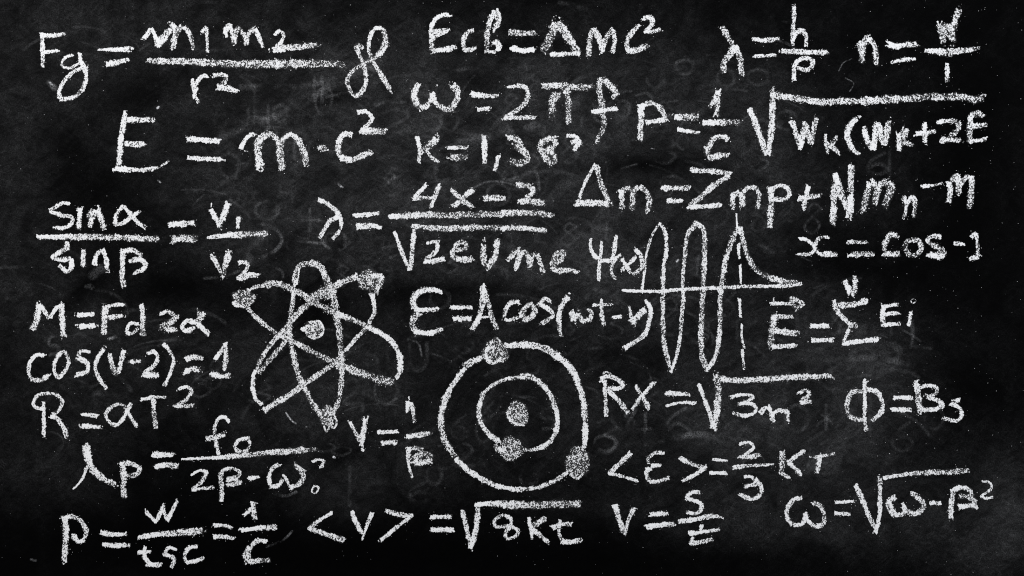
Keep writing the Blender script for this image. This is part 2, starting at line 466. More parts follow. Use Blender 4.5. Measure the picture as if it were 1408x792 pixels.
# F object | label, @ tile origin and scale, g part, then one stroke a line: width(-width) density | points
WRITING = """
F chalk_formula|handwritten chalk gravity fraction with m1 m2 over r squared, ending in a looped squiggle
@ 0 0
g letter_f
32 .85|287 232 290 300 290 370 291 460
34 .85|275 240 350 244 440 232
30 .9|300 356 350 352 395 346
g letter_g
22 .8|495 374 450 388 422 425 425 452 475 465 520 442 548 425
34 .8|543 360 550 420 578 470 585 540 560 610 500 662 408 676
32 .8|408 670 404 620 440 550 500 490 560 462 585 455
16 .6|560 462 598 458 600 434
g equals_sign
16-46 .9|672 338 780 338 885 334
44-38 .9|720 436 800 424 880 405
g letter_m
34 .85|982 262 1005 230 1030 192
34 .85|1030 195 1055 240 1073 312
50 .7|1075 308 1125 240 1178 178
38 .75|1165 160 1195 205 1188 260
40 .7|1183 328 1195 250 1242 168
34 .75|1255 180 1290 225 1318 325
g digit_one
26 .8|1372 220 1402 185
28-22 .8|1404 190 1410 290 1412 360
g fraction_bar
42-66 .6|1010 415 1286 420 1386 427 1686 438 1986 436
66-45 .52|1986 436 2186 432 2352 442
g letter_r
26 .8|1311 545 1318 620 1352 702
34 .85|1326 660 1342 560 1380 518 1412 520
@ 280 0
g letter_m
40 .75|148 235 158 190 182 168
34 .75|180 168 195 220 207 295
40 .7|207 292 220 215 240 197 265 215
38 .75|268 218 285 260 293 315
40 .7|287 300 310 225 350 195
32 .75|352 195 375 250 405 325
g digit_two
28 .75|488 232 515 212 545 236 532 285 478 335
50 .8|470 338 560 325 680 316
42 .6|680 316 778 306
g superscript_digit_two
34 .7|70 515 110 510 152 520 140 560 100 595
50-30 .8|98 592 150 600 235 622
g looped_letter
32 .65|1084 335 1065 305 1036 312 1050 350 1085 430 1105 520 1092 600 1035 655 1000 620 980 550 1000 500 1060 450 1130 415 1180 385
44 .6|1180 385 1230 315 1235 240 1210 190
30 .75|1210 190 1170 195 1135 250 1124 330 1145 400
36 .65|1145 400 1170 450 1215 520 1265 605
14 .5|1265 605 1285 645
F chalk_formula|handwritten chalk formula Ecb = delta m c squared at the top centre
@ 560 0
g letter_e
34 .85|285 100 240 104 190 135 163 190 160 218
36 .7|160 218 220 212 278 205
28 .7|272 212 200 245 165 275
36 .7|163 230 165 285 165 345
40 .75|168 348 240 340 330 320
g letter_c
34 .7|455 208 410 222 382 270 388 345
34 .75|390 345 430 338 465 328
g letter_b
40 .7|600 78 568 130 548 220 540 362
44 .65|610 80 618 140 598 185
20 .6|598 185 585 225
28 .8|545 355 605 355
36 .8|612 350 624 320 608 282 580 300
g equals_sign
46-32 .55|705 222 780 228 878 225
44 1.05|718 330 780 345 862 338
g letter_delta
66 .55|1012 150 985 230 930 345
60 .6|1020 150 1085 240 1160 362
34 .85|980 374 1070 370 1170 366
g letter_m
38 .7|1235 378 1243 280 1262 195
42 .7|1270 195 1308 270 1326 355
38 .7|1326 355 1352 260 1392 205
36 .7|1398 210 1412 270 1392 362
@ 840 0
g letter_c
40 .75|178 182 140 225 108 290 112 340
44 .7|112 348 170 345 250 308
g superscript_digit_two
38 .7|222 125 265 115 285 148 262 190 230 218
28 .65|222 222 270 218 340 203
F chalk_formula|handwritten chalk formula lambda = h over p, at the top beside n = N over 1
@ 840 0
g letter_lambda
40 .65|758 182 790 245 830 305
58-40 .75|848 315 800 380 765 440 770 500
44 .6|850 325 878 400 890 515
g equals_sign
34 .7|965 265 1050 275 1152 260
28 .8|980 382 1060 380 1124 374
g letter_h
32 .75|1245 45 1245 130 1236 230 1238 302
34 .8|1238 280 1262 225 1298 205 1325 240 1328 320
g fraction_bar
40 .75|1165 348 1270 352 1380 358
38 .7|1380 358 1478 356
g letter_p
32 .7|1245 550 1244 480 1256 430 1300 398 1350 398 1375 415 1368 452 1330 476 1265 464
F chalk_formula|handwritten chalk formula n = N over 1 in the upper right corner
@ 1120 0
g letter_n
42 .6|305 298 316 350 322 425
42 .55|325 380 335 310 358 245
40 .75|370 258 412 325 420 440
g equals_sign
48-38 .95|502 302 560 316 620 305
40 .55|620 305 698 300
30 .7|525 425 580 412 688 402
g letter_n
44 .6|848 165 862 225 878 295
50 .5|865 200 912 180 938 260 935 285
30 .5|870 195 935 270
46 .5|985 60 958 130 940 200 932 280
g fraction_bar
34-56 .75|752 346 900 358
56-26 .55|900 358 1020 345 1130 326
g digit_one
34 .75|900 428 902 552
F chalk_formula|large handwritten chalk formula E = m dot c squared below the gravity fraction
@ 0 110
g letter_e
44 .85|852 228 840 300 820 440 808 590
44 .75|860 268 940 272 1045 272
44 .75|850 430 900 438 985 435
44-30 .9|785 605 860 608 980 612 1080 598
14 .7|1100 582 1130 565 1150 545
g equals_sign
44 1|1270 400 1386 408 1500 418
34-40 .95|1275 528 1386 535 1500 540
20 .8|1490 535 1530 548
@ 280 110
g letter_m
34 .9|252 470 285 405 325 372 355 378
56 .6|385 590 372 480 375 420 420 370
44 .75|375 420 450 365 495 400 515 445
54 .6|535 610 522 520 522 440 560 385
36 .8|530 410 590 372 640 400
54-46 .6|640 400 680 480 700 578
10 .9|275 482 295 486
g dot
42 .45|785 465 830 460
14 .6|790 488 855 475
g letter_c
44 .85|1005 372 960 368 930 400 915 470 935 525
48-38 .75|935 525 1000 545 1070 520 1150 490
g superscript_digit_two
34 .8|1045 220 1110 218 1145 262 1080 345
50 .65|1075 350 1150 352 1240 352
12 .6|1245 338 1252 342
F chalk_formula|handwritten chalk formula omega = 2 pi f below the delta m c squared line
@ 560 90
g letter_omega
48 .75|75 128 48 190 60 260 95 292
36 .75|95 292 140 270 170 190
14 .6|200 135 208 140
38 .65|170 190 185 245 240 292 318 305
48 .6|310 130 345 190 330 250 295 295
g equals_sign
40-30 .75|440 195 530 205 622 208
34 .85|475 302 520 298 568 292
g digit_two
14-34 .8|675 150 740 138
34 .6|740 138 800 150 822 200 790 270 720 320 655 362
34 .85|660 358 760 355 872 355
g letter_pi
40-50 .75|918 140 1050 138
48-40 .5|1050 138 1160 150 1280 150
58 .45|1025 185 995 240 985 335
44 .6|1080 170 1096 250 1098 390
14 .6|1060 185 1110 180
g letter_f
44 .55|1385 150 1365 120 1320 100 1305 150 1320 240 1332 320 1340 400 1320 460 1285 520
44 .55|1345 105 1400 155 1425 195
30 .6|1420 195 1392 225
34 1|1265 315 1330 305 1430 290
F chalk_formula|handwritten chalk formula K = 1,38 with a faint superscript
@ 560 90
g letter_k
30 .8|68 485 82 560 80 660
50 .5|200 495 160 540 115 580
36 .8|105 580 80 610
26 .6|125 575 180 640 208 655
g equals_sign
30 .75|275 558 340 558 412 556
44 .5|290 625 412 628
g digit_one
40 .8|522 482 528 570 530 665
g comma
34-26 .7|618 615 606 680 596 714
g digit_three
44 .65|680 492 740 500 768 535 730 562
50 .55|730 550 800 590 818 640 780 665 700 652
g digit_eight
44 .6|1010 500 960 500 905 540 915 590 960 650 1000 670
40 .55|1010 500 1005 545 955 575 920 590
40 .55|950 575 1000 610 1005 660
g superscript_mark
30 .85|1088 480 1130 482 1162 498
28 .75|1162 498 1120 524
32 .75|1112 524 1150 518 1190 536
34 .7|1178 522 1142 566
F chalk_formula|handwritten chalk formula P = 1 over C times a long root of wk (wk + 2E
@ 770 90
g letter_p
44 .75|550 290 555 360 550 430 545 508
38 .75|545 300 580 265 640 262 690 300 715 365
40 .85|585 385 640 382 722 368
g equals_sign
42-54 .8|780 352 840 354
54 .45|840 354 925 352
30 .9|795 435 870 448 945 460
g digit_one
30 .75|1070 185 1045 240 1018 285
42 .75|1078 172 1072 250 1060 342
g fraction_bar
44 1|970 390 1080 390
46 .5|1080 390 1225 388
g letter_c
40 .75|1145 510 1120 490 1060 492 1020 540 1000 600
44 .65|1005 635 1070 618 1135 608
38 .6|995 560 1000 620
@ 1000 90
g root_sign
44-48 .75|150 300 190 390 225 490 250 560 270 612
46 .75|275 600 292 500 302 400 306 290 310 180
16 .5|310 180 315 140
50 .65|300 198 400 215 520 232 660 250 760 242 900 245
52 .6|900 245 1050 235 1200 228 1386 212
@ 1128 90
54 .65|753 212 850 214
50 .5|850 212 960 215 1060 232 1115 220
@ 1000 90
g letter_w
40 .7|440 378 465 460 498 560
40 .75|498 560 515 470 528 385
40 .7|530 400 555 480 572 540
38 .7|572 540 585 450 605 355
8 .5|425 355 440 360
g subscript_letter_k
24 .7|668 465 668 530 682 590
34 .75|672 530 720 560 762 600
30 .35|745 495 700 540
g open_bracket
20 .6|905 345 890 355
44 .75|880 360 840 400 815 470 835 540 850 575
30 .8|850 575 895 605
g letter_w
44 .65|928 440 945 500 985 560
48 .8|990 570 1005 500 1020 385
44 .65|1022 390 1040 450 1062 540
46 .6|1070 545 1085 460 1100 375
g subscript_letter_k
34 .7|1162 465 1166 520 1168 580
52 .5|1215 430 1190 490 1170 530
34 .6|1195 520 1255 540
@ 1128 90
g plus_sign
34 .85|710 392 712 525
36 .75|650 465 720 460 785 448
g digit_two
34 .75|805 385 860 378 930 382
38 .6|935 380 938 430 880 490
40 .7|825 530 835 500 880 510
36 .7|840 505 900 505 955 512
g letter_e
42 .7|1020 345 1015 430 1015 530
44 .6|1020 342 1070 330 1112 345
40 .65|1030 415 1080 412 1135 402
30 .85|1015 515 1070 512 1128 500
F chalk_formula|handwritten chalk fraction sin alpha over sin beta = V1 over V2 on the left
@ 0 260
g letter_s
26-32 .85|478 102 430 95 385 120 335 150
32 .85|340 150 420 180 485 190 490 225 440 262 375 260
g letter_i
40 .8|545 130 542 200 536 270
12 .6|555 125 570 120
g letter_n
36 .6|618 200 605 180 640 140
38 .75|655 140 628 200 610 260
44 .85|660 140 685 200 708 265
g letter_alpha
32 .75|945 155 890 190 840 230 780 240
32 .75|785 235 800 160 845 118
36 .85|845 118 885 165 940 225 990 262
g fraction_bar
34-46 .9|260 328 380 328 480 326
48 .7|480 326 600 325 780 328
46-40 .6|780 328 900 335 1000 340 1085 338
g letter_s
44 .6|445 372 460 395 420 425
34 .8|420 425 360 460 420 480 480 470
36 .85|490 480 488 530 460 560 400 520
g letter_i
36 .8|570 412 566 520
g letter_n
34 .85|645 520 655 455 690 415
36 .85|700 415 720 470 730 548
10 .6|742 545 745 565
g letter_beta
38 .75|838 420 834 500 832 600 845 672
38 .85|838 425 900 412 950 440
32 .6|955 435 955 460 885 490
36 .85|900 490 960 480 992 510 970 545 915 570
g equals_sign
46 .85|1150 242 1240 235 1325 230
52 .6|1168 340 1255 335 1340 336
@ 200 260
g letter_v
36-42 .9|445 135 478 200 510 262
46 .9|565 95 540 160 512 235
8 .7|450 95 448 125
g digit_one
30 .75|632 190 630 270
24 .4|640 205 655 200
g fraction_bar
24-48 .95|420 332 500 322 600 312
48-42 .65|600 312 720 305 828 302
g letter_v
34 .8|462 458 490 520 520 580
44 .7|568 425 550 500 530 580
12 .7|520 580 528 610
10 .6|465 430 468 440
10 .6|540 425 590 422
g digit_two
30 .8|635 502 670 498 700 510 690 545 640 600
30 .8|625 605 660 612 720 585
38 .85|690 582 770 590
F chalk_formula|handwritten chalk fraction lambda = 4x - 2 over root 2eVme in the middle
@ 410 240
g letter_lambda
36 .9|135 172 190 192 245 235 290 290
36 .8|280 285 220 315 180 370 145 435
28 .85|290 290 292 350 270 400 235 438
g equals_sign
38-30 .95|385 278 460 275 548 264
44 .75|395 355 480 350 520 345
34 .85|500 345 568 365
g fraction_bar
34-46 .95|622 288 700 282
46 .6|700 282 850 272 1000 276 1200 270 1386 268
@ 560 240
50 .6|644 264 760 262
44-36 .6|760 262 850 262 990 280
@ 410 240
g digit_four
30 .85|870 70 830 115 782 165
28 .85|785 168 840 160 930 160
42 .65|955 75 935 140
30 .8|935 140 900 225
g letter_x
36 .65|1045 105 1110 165 1190 225
40 .7|1190 102 1130 150 1100 185
40 .75|1100 185 1055 220
@ 560 240
g minus_sign
42 .7|520 162 600 160 672 165
g digit_two
36 .6|738 68 790 75 845 85
36 .7|850 80 858 120 800 165
46 .7|765 185 850 182
48 .55|850 182 940 195
@ 410 240
g root_sign
24-38 .85|655 390 680 455 710 540 745 620
36 .8|760 650 772 580 782 480 790 370
30-42 .8|768 352 850 358 880 365
44 .6|880 365 1050 368 1200 362 1386 366
@ 560 240
42 .75|644 366 700 362
36 .7|700 362 800 366 950 384
@ 410 240
g digit_two
22 .8|872 470 920 458 965 455
32 .65|945 460 945 510 870 575
44 .9|860 590 930 590 1000 572
g letter_e
34 .6|1075 515 1140 500 1140 465 1095 465 1055 510 1055 560 1110 585
46 .7|1080 570 1120 580 1185 575
g letter_v
44 .55|1265 470 1258 560 1280 625
42 .7|1290 630 1340 560 1355 445
8 .6|1270 430 1275 460
g letter_m
@ 560 240
36 .65|678 590 720 540 750 515
40 .65|755 515 760 560 742 642
38 .6|760 560 800 525 820 560 835 630
38 .6|835 600 850 555 885 540
36 .65|885 540 900 590 925 665
g letter_e
40 .55|1000 605 1055 570 1070 530 1030 535 995 585 985 625
44 .75|985 625 1020 650 1090 650
34 .6|1090 650 1160 662
F chalk_formula|handwritten chalk formula delta m = Z mp + N mn - m on the right
@ 780 210
g letter_delta
24 .75|188 80 150 150 110 230 72 340
40 .65|195 85 220 180 250 260 280 330
50 .85|62 345 160 342 282 350
g letter_m
42 .65|362 255 370 300 370 385
42 .55|365 270 410 245 440 260 440 385
36 .5|440 300 455 260 485 235
40 .65|490 225 540 270 560 320 545 400
g equals_sign
38 .75|650 242 710 240
36 .5|710 240 830 238
36 .95|675 326 730 332 782 326
@ 930 210
g letter_z
38 .75|100 118 200 125 365 140
42 .75|360 155 260 220 180 290 90 365
34 .85|85 368 180 366 308 355
g letter_m
36 .65|385 290 380 365
36 .6|385 290 430 260
48 .6|445 270 450 320 450 370
34 .65|450 275 490 240 540 245 562 290 548 380
g letter_p
46 .75|640 250 645 330 640 420 635 505
34 .8|640 250 700 225 760 245 765 290 720 315 655 312
g plus_sign
34 .8|898 225 885 290 868 378
44 1|835 310 870 308
32 .65|870 305 985 288
g letter_n
48 .65|1080 220 1070 300 1070 400 1060 488
46 .95|1080 140 1105 230
50 .65|1105 230 1140 320 1180 400
50 .65|1190 85 1190 180 1185 270
52 .85|1185 290 1185 380 1170 440
12 .5|1180 440 1190 465
@ 1128 210
g letter_m
48 .65|335 205 315 290 290 395
50 .55|345 200 385 240 365 355
40 .55|385 240 420 205 450 190
56 .5|455 195 475 250 450 330 435 370
g subscript_letter_n
30 .5|555 330 585 295
28 .65|580 320 585 370 568 440
34 .7|590 340 630 300 645 340 635 435
g minus_sign
30 .85|695 228 750 226
20 .6|750 226 830 210
g letter_m
42 .7|880 200 885 260 875 335
42 .65|885 195 935 150
48 .65|935 160 940 280
34 .6|945 230 980 180 1020 158
44 .65|1025 160 1030 250 1015 370
F chalk_formula|handwritten chalk formula x = cos - 1 below the N mn line at right
@ 930 210
g letter_x
26 .85|835 585 890 595 925 625 940 660 900 690 825 690
28 .75|1035 575 975 580 945 625 945 660 975 690
40 .7|975 690 1095 692
@ 1128 210
g equals_sign
30 .65|190 608 315 608
38 .6|205 690 360 688
g letter_c
38 .6|520 568 480 560 445 610 435 670
40 .7|430 688 480 690 540 688
g letter_o
36 .55|620 592 670 600 685 650 650 695 600 690 575 645 590 605 620 592
g letter_s
34 .6|825 575 760 570 728 595 770 630 820 645
50 .65|740 690 790 700 835 690 815 645
g minus_sign
32 .75|905 615 980 625
g digit_one
28 .65|1025 575 1052 550 1068 620 1070 700
36 .6|1015 720 1080 710
F chalk_graph|chalk wave graph of tall narrow peaks on an axis, labelled psi of x
@ 780 290 3.96
g axis
18-20 .95|300 432 400 437 500 438
22 .8|500 438 620 428 800 420 950 412 1100 410 1200 408 1278 394
g wave_curve
16 .8|405 442 420 330 430 240 455 150 480 100 505 65
22-32 .65|505 65 530 110 540 200 525 300 520 400 520 500 520 600 525 700 545 800 567 866
20-26 .75|567 866 592 800 612 700 620 600 632 480
18-28 .65|632 480 628 380 640 250 655 130 705 68
28-34 .6|705 68 740 100 748 200 740 400 732 560 728 700 735 790 762 868
26-34 .65|762 868 805 790 828 680 832 500 842 380 862 270 890 180 925 100
30 .6|940 85 955 150 985 250 1030 320 1100 365
36-24 .55|1100 365 1170 382 1260 390
g dash
12 1|920 15 925 88
g dash
20 .9|933 180 932 220 938 262
g dash
15 .8|941 296 945 402
g dash
18 .8|938 480 945 582
g dash
14 .75|950 620 950 690 965 748
g dash
16 .75|952 752 962 866
g letter_psi
22-30 .95|127 158 126 195 138 230 158 255 185 268 215 272 243 270
28 .95|243 268 256 215 266 140
20 .85|187 168 180 262
22 .85|176 270 170 380
g open_bracket
20 .7|294 236 266 258 246 290 240 325 246 352 266 372
g letter_x
26 .8|297 262 322 302 346 342
24 .8|374 248 335 290 293 324
g close_bracket
26 .75|370 209 398 238 406 275 400 315 356 346
F chalk_formula|handwritten chalk formula E with an arrow = sum of Ei, right of the wave graph
@ 1020 370
g arrow
30-24 .8|205 235 350 235
10 .8|215 195 215 225
36 .65|325 198 370 210 415 238
30 .55|415 238 365 272
16 .5|350 200 360 265
g letter_e
52 .65|225 315 205 400 198 530
34 .8|215 320 350 325
44 .6|225 420 385 438
36 .85|210 530 290 524 360 520
g equals_sign
36 .9|465 390 595 388
36 .85|470 485 620 482
g sum_sign
44 .75|855 212 760 240 660 245
36 .85|628 215 645 280 745 385
44 .8|735 372 745 400
18 .6|740 370 775 372 778 405
24 .85|730 410 685 505
30-42 .85|685 508 800 492 930 475
g letter_n
32 .8|700 75 710 110 730 170
34 .65|720 115 745 150 765 188
36 .6|770 55 768 150
g letter_e
38 .75|965 245 958 320 962 385
28 .8|970 255 1065 238
30 .7|970 308 1075 298
32 .85|965 382 1080 368
g letter_i
26 .8|1150 290 1145 340 1135 390
8 .55|1155 230 1152 212 1168 203 1186 215 1160 236
F chalk_formula|handwritten chalk formula epsilon = A cos(wt - v) above the two ring drawing
@ 550 370
g letter_epsilon
26-50 .9|285 160 230 140 180 142
46 .75|180 138 110 170 85 220 105 268
34 .8|95 275 180 278 265 272
48 .6|135 290 90 340 85 385 110 425
38 .85|100 425 200 435 285 408
g equals_sign
34 .95|350 262 475 260
40 .85|360 338 485 338
g letter_a
42 .7|562 115 560 230 540 320
40 .9|545 310 520 365 490 412
36 .7|570 120 600 230 630 340 660 408
16 .8|555 330 600 325
g letter_c
34 .8|815 228 760 225 715 280 710 330
28 .7|710 342 750 345 800 325
g letter_o
42 .7|900 235 845 270 825 340
42 .65|900 240 915 290 880 335 825 342
g letter_s
28 .65|1025 220 980 200 955 240
34 .75|950 240 1020 280 1040 315 960 372
g open_bracket
44-34 .8|1145 185 1105 240 1080 330 1085 400 1095 460
g letter_omega
44 .65|1165 285 1185 355
34 .65|1185 355 1215 295
36 .75|1215 300 1245 355 1292 335 1300 300 1278 265
@ 790 360
g letter_t
26-36 .75|183 255 185 340 200 430
22 .75|120 295 250 290
g minus_sign
26 .85|255 380 325 372
g letter_v
22-34 .75|372 300 385 370 400 430
46 .8|485 330 440 360 400 400
30 .6|380 395 420 425
g close_bracket
26-40 .9|480 258 515 320 510 400
38 .85|510 400 480 490 400 550 340 588
F chalk_drawing|chalk atom drawing of three crossing oval orbits with electron dots at left
@ 300 350
g orbit
34-44 .65|530 210 520 150 560 75 620 62
46-56 .6|620 55 690 80 730 150 755 220
14 .85|552 90 545 160 535 205
54-40 .55|755 220 790 310 800 400 822 500 830 600 840 700
42-36 .65|840 700 842 800 835 895 820 995 780 1080
34-44 .6|518 240 505 350 490 450 485 540 500 620 520 720 545 825
46-40 .6|545 825 590 915 640 1015 700 1095
g orbit
30 .65|205 245 260 220 320 210
46 .55|320 210 400 195 500 235 600 285 700 350 800 400
46-36 .7|800 400 900 440 1020 490
36-44 .9|1020 490 1120 545 1190 600 1235 680
48-34 .85|1235 680 1242 750 1235 800 1208 845
34-30 .7|200 365 240 410 310 475 400 540
36-46 .6|400 540 500 585 600 640 700 690 800 740
56 .55|800 740 900 780 1000 815 1100 850 1195 865
g orbit
46 .6|945 150 850 185 780 220 700 270 600 350
52 .5|795 250 720 300
44 .55|640 285 740 225
40-46 .55|600 350 540 400 480 480 430 560
34 .65|455 500 400 560 330 650 270 760 265 790
36 .5|480 560 410 650 330 740 275 810
34 .95|255 790 240 830 240 920 260 985 300 1025
44 .75|310 1062 400 1005 500 945 590 880
38 .65|590 880 700 805 770 755 860 680
30 .75|860 660 940 570 1020 485
26-36 .8|1025 470 1062 400 1062 330 1045 255
g electron
o 78 62 0 .5|172 300
22 .8|100 320 120 350 160 350
10 .8|135 325 140 345
g electron
o 82 72 10 .44|1030 175
44 .6|1060 130 1115 165 1090 230
34 .55|1090 200 1075 270
30 .9|1100 135 1115 160
g electron
o 50 72 0 .52|745 1100
16 .8|790 1090 808 1140 790 1180 770 1170
14 .8|720 1165 738 1205 760 1170
g nucleus
o 66 64 0 .52|652 508
34 .8|572 515 620 480
16 .85|640 460 690 455 715 500 710 540 660 570 600 550
F chalk_drawing|chalk drawing of two concentric orbit rings around a central dot with electrons
@ 590 450
g orbit
36 .7|358 205 300 235 250 275
36 .55|320 215 230 260
38-46 .75|250 275 170 380 110 490
46 .65|110 490 82 600 82 680 110 775 180 886
42-38 .85|180 886 270 976 370 1036 450 1076
34 .8|450 1076 550 1098 650 1101 750 1086 850 1046 945 984
44-54 .75|525 125 650 118 760 135 860 185
52 .95|860 185 940 250 1000 330
44 .75|1000 330 1040 450 1060 560 1065 650
44 .9|1065 650 1062 740 1055 820
g orbit
38 .7|480 780 400 720 350 640 340 560 370 450
24-30 .7|370 450 430 395 520 355 620 338
44-36 .75|620 330 700 340 780 400 840 490 872 590
36 .85|872 590 872 680 830 770 780 810 730 826
28 .7|730 826 690 836 640 832
g electron
o 92 78 0 .42|450 172
22 .65|420 115 455 75 490 105
30 .75|385 190 395 150 450 130
26 .8|385 190 400 230 440 245 490 215
22 .65|440 160 445 190
g electron
o 78 84 0 .48|560 826
36 .5|455 800 470 850
26 .8|480 820 520 870
g electron
o 84 102 5 .42|1010 918
20 .7|960 1000 1010 1030 1050 990
g nucleus
o 74 88 -15 .48|602 588
16 .85|545 620 590 660 650 668
F chalk_formula|handwritten chalk formula M = Fd 2 alpha at the left edge
@ 20 400
g letter_m
42-56 .75|168 90 155 180 122 268
34 .9|170 95 210 145 240 190
30 .9|240 185 290 115 320 98
42 .75|322 92 325 200 332 312
g equals_sign
34 .95|425 165 545 158
40 .9|435 242 550 235
g letter_f
46 .75|620 105 615 200 612 290
28 .75|610 112 680 96 750 92
36 .8|640 182 740 168
g letter_d
28 .8|840 225 790 220 765 280 800 290 845 250
30-48 .75|868 90 875 200 872 305
g digit_two
30 .75|995 155 1040 140 1085 165
44 .5|1110 170 1060 215 985 250
40 .65|1030 258 1110 266
g letter_alpha
52 .65|1262 140 1270 170 1240 220
34 .85|1235 215 1170 205 1140 245 1165 272 1225 250
38 .9|1240 222 1290 265 1325 295
F chalk_formula|handwritten chalk formula cos(V - 2) = 1 at the left edge
@ 20 400
g letter_c
30 .9|200 440 155 435 105 490 98 560 120 600
36 .75|110 600 180 608 235 568
g letter_o
30 .8|320 415 285 460 270 540 300 588 350 535 370 480 345 420 315 415
g letter_s
26 .75|505 415 450 410 435 450
36 .85|438 455 500 500 490 545 420 575
g open_bracket
30 .8|612 392 565 460 552 530 580 600 625 662
8 .7|622 378 624 384
g letter_v
36 .6|645 430 670 520 700 575
36 .8|745 405 725 480 705 560
g minus_sign
28 .75|790 480 860 475
g digit_two
30 .8|905 430 950 410 975 450 950 510 885 550
40 .8|875 570 985 570
g close_bracket
28 .85|1012 355 1050 400 1082 460 1065 550 1020 645
g equals_sign
40 .7|1165 465 1210 452 1285 460
42 .75|1165 552 1210 530 1262 538
@ 120 460
g digit_one
28 .85|872 168 935 75
38 .8|940 58 945 150 935 250
38 .85|850 272 910 285 978 282
F chalk_formula|handwritten chalk formula R = a T squared below the cosine line
@ 20 520
g letter_r
28-34 .9|200 160 200 260 200 388
28 .75|200 208 150 200 130 178 160 118 230 105 300 122 325 165 300 220 262 242
30-42 .85|242 262 285 270 330 330 358 405
g equals_sign
30 .9|465 245 565 258
34 .85|455 325 590 332
g letter_a
28 .85|795 170 770 215 745 270 690 318 648 300 620 245 670 190 720 175 770 210
28 .8|770 225 800 280 835 330
g letter_t
26 .85|865 145 950 130 1032 132
36 .7|945 140 950 230 960 340
g superscript_digit_two
28 .75|1118 75 1180 60 1205 90 1160 150 1085 190
32 .75|1090 190 1220 186
F chalk_formula|handwritten chalk formula lambda p = fo over 2 beta - omega, lower left
@ 20 520
g letter_lambda
58-44 .8|487 452 505 560 550 640 620 695 690 725
28-12 .95|490 605 470 670 430 725 398 755
g letter_p
42 .75|735 590 745 680 742 750 748 812
38 .75|720 592 780 578 850 615 835 650 750 668
g equals_sign
42 .85|945 520 1080 520
44-38 .85|960 605 1030 592 1115 600
@ 220 560
g fraction_bar
20-30 .9|155 352 300 346 450 338
34-46 .7|450 338 600 325 750 308 870 300 980 292
30 .2|980 290 1090 292
g letter_f
28 .8|470 98 440 68 400 80 375 130 372 190
28 .8|375 200 385 260 400 325
42 .85|320 212 385 202 445 180
g letter_o
28 .75|600 212 540 225 510 265 535 298 585 298 612 250 600 215
g digit_two
20 .85|215 462 270 430 320 435
28 .7|318 440 290 500 225 552
26 .8|225 560 300 550 370 545
g letter_beta
36 .7|418 640 420 540 415 450 432 425
26 .7|430 425 490 415 545 445 530 470 450 485
32 .7|450 492 520 492 550 515 450 528
g minus_sign
34-24 .85|610 485 680 472
g letter_omega
32 .8|810 390 770 410 742 470 752 530
30 .8|750 542 805 530 835 490
20 .7|835 455 865 500 885 545
38 .7|885 545 950 520 975 465 915 390
16 .8|940 402 990 435
g superscript_digit_two
22 .75|1040 365 1080 355 1120 370 1090 405
16 .7|1085 408 1115 402
g dot
16 .8|1052 530 1036 570 1056 585 1078 550 1052 530
F chalk_formula|handwritten chalk formula V = 1 over beta, left of the two ring drawing
@ 460 530
g letter_v
24-34 .75|105 245 135 310 175 380
40 .9|210 225 195 320 180 415
20 .8|180 430 200 445
g equals_sign
32 .9|298 318 435 312
36 .75|318 392 430 385
g digit_one
30 .95|498 110 495 172
14 .8|505 80 510 100
28 .75|520 110 535 170 545 250
g fraction_bar
38 .85|488 348 560 338 655 325
g letter_beta
32-18 .75|505 430 500 500 510 560 530 628
34 .6|500 435 560 425 605 442
52 .45|535 510 600 468 660 485
44 .6|540 525 670 515
F chalk_formula|handwritten chalk formula Rx = root of 3m squared at right of the two ring drawing
@ 800 480
g letter_r
14 .5|140 175 160 155 195 170 180 190
36 .85|130 205 165 185 220 195 285 238
32 .85|285 240 255 268 190 265
32 .8|155 215 160 330 165 455
38 .8|190 290 250 350 312 435
g letter_x
28-38 .65|365 250 410 320 455 405
30 .8|492 228 420 310 340 415
g equals_sign
36 .9|570 298 735 308
20-28 .85|575 388 660 365 775 368
g root_sign
30-36 .85|795 240 830 330 870 440 892 525
50 .65|892 545 915 450 925 330 925 240 915 170
@ 930 480
44 .75|300 202 400 212 550 206 744 192
46-38 .75|744 192 900 190 1045 182
14 .5|1045 182 1078 203
g digit_three
24 .85|370 330 440 312 520 322 480 355 420 368
28 .85|430 368 510 375 545 405 510 445 450 452 385 432
g letter_m
36 .95|570 435 590 410 622 395
36 .85|622 392 640 425 655 488
28 .8|655 450 675 425 708 415
36 .85|705 420 750 425 757 452 755 492
g superscript_digit_two
30 .7|835 300 880 280 905 305 845 358
32 .7|840 365 918 358
F chalk_formula|handwritten chalk formula phi = B s at the right edge
@ 1128 480
g letter_phi
36 .65|290 285 215 298 182 370 190 440 240 475 300 480
34 .75|320 275 380 290 425 370 405 440 345 490
30 .8|298 215 302 350 300 470 312 560
12 .5|310 225 335 212
g equals_sign
34 .9|495 328 630 332
36 .85|490 410 620 412
g letter_b
46 .65|655 232 665 330 680 430
30 .75|675 262 730 248 788 262 785 300 720 325
36 .85|720 325 800 350 828 380 785 408 690 412
g subscript_letter_s
36-26 .6|950 345 890 360
30 .8|882 372 940 395 962 440 930 485 830 468
F chalk_formula|handwritten chalk formula epsilon in angle brackets = 2 over 3 KT, lower right
@ 820 590
g angle_bracket
36 .7|232 168 170 225 100 292
24 .8|92 300 180 322 275 352
g letter_epsilon
26 .7|465 165 410 158 350 205 355 240
28 .75|370 248 435 245
36 .65|365 262 342 300 362 355
28 .75|360 358 420 355 492 330
g angle_bracket
34 .75|565 192 640 232 735 262
36-24 .75|740 262 660 315 580 355
g equals_sign
22 .9|790 205 885 215
30 .95|775 298 885 298
g digit_two
24 .85|980 100 1040 90 1070 125 1005 178
34 .65|978 188 1050 185 1115 172
g fraction_bar
34-18 .75|925 265 1000 252 1100 245 1205 240
g digit_three
26 .8|1005 325 1055 325 1080 370
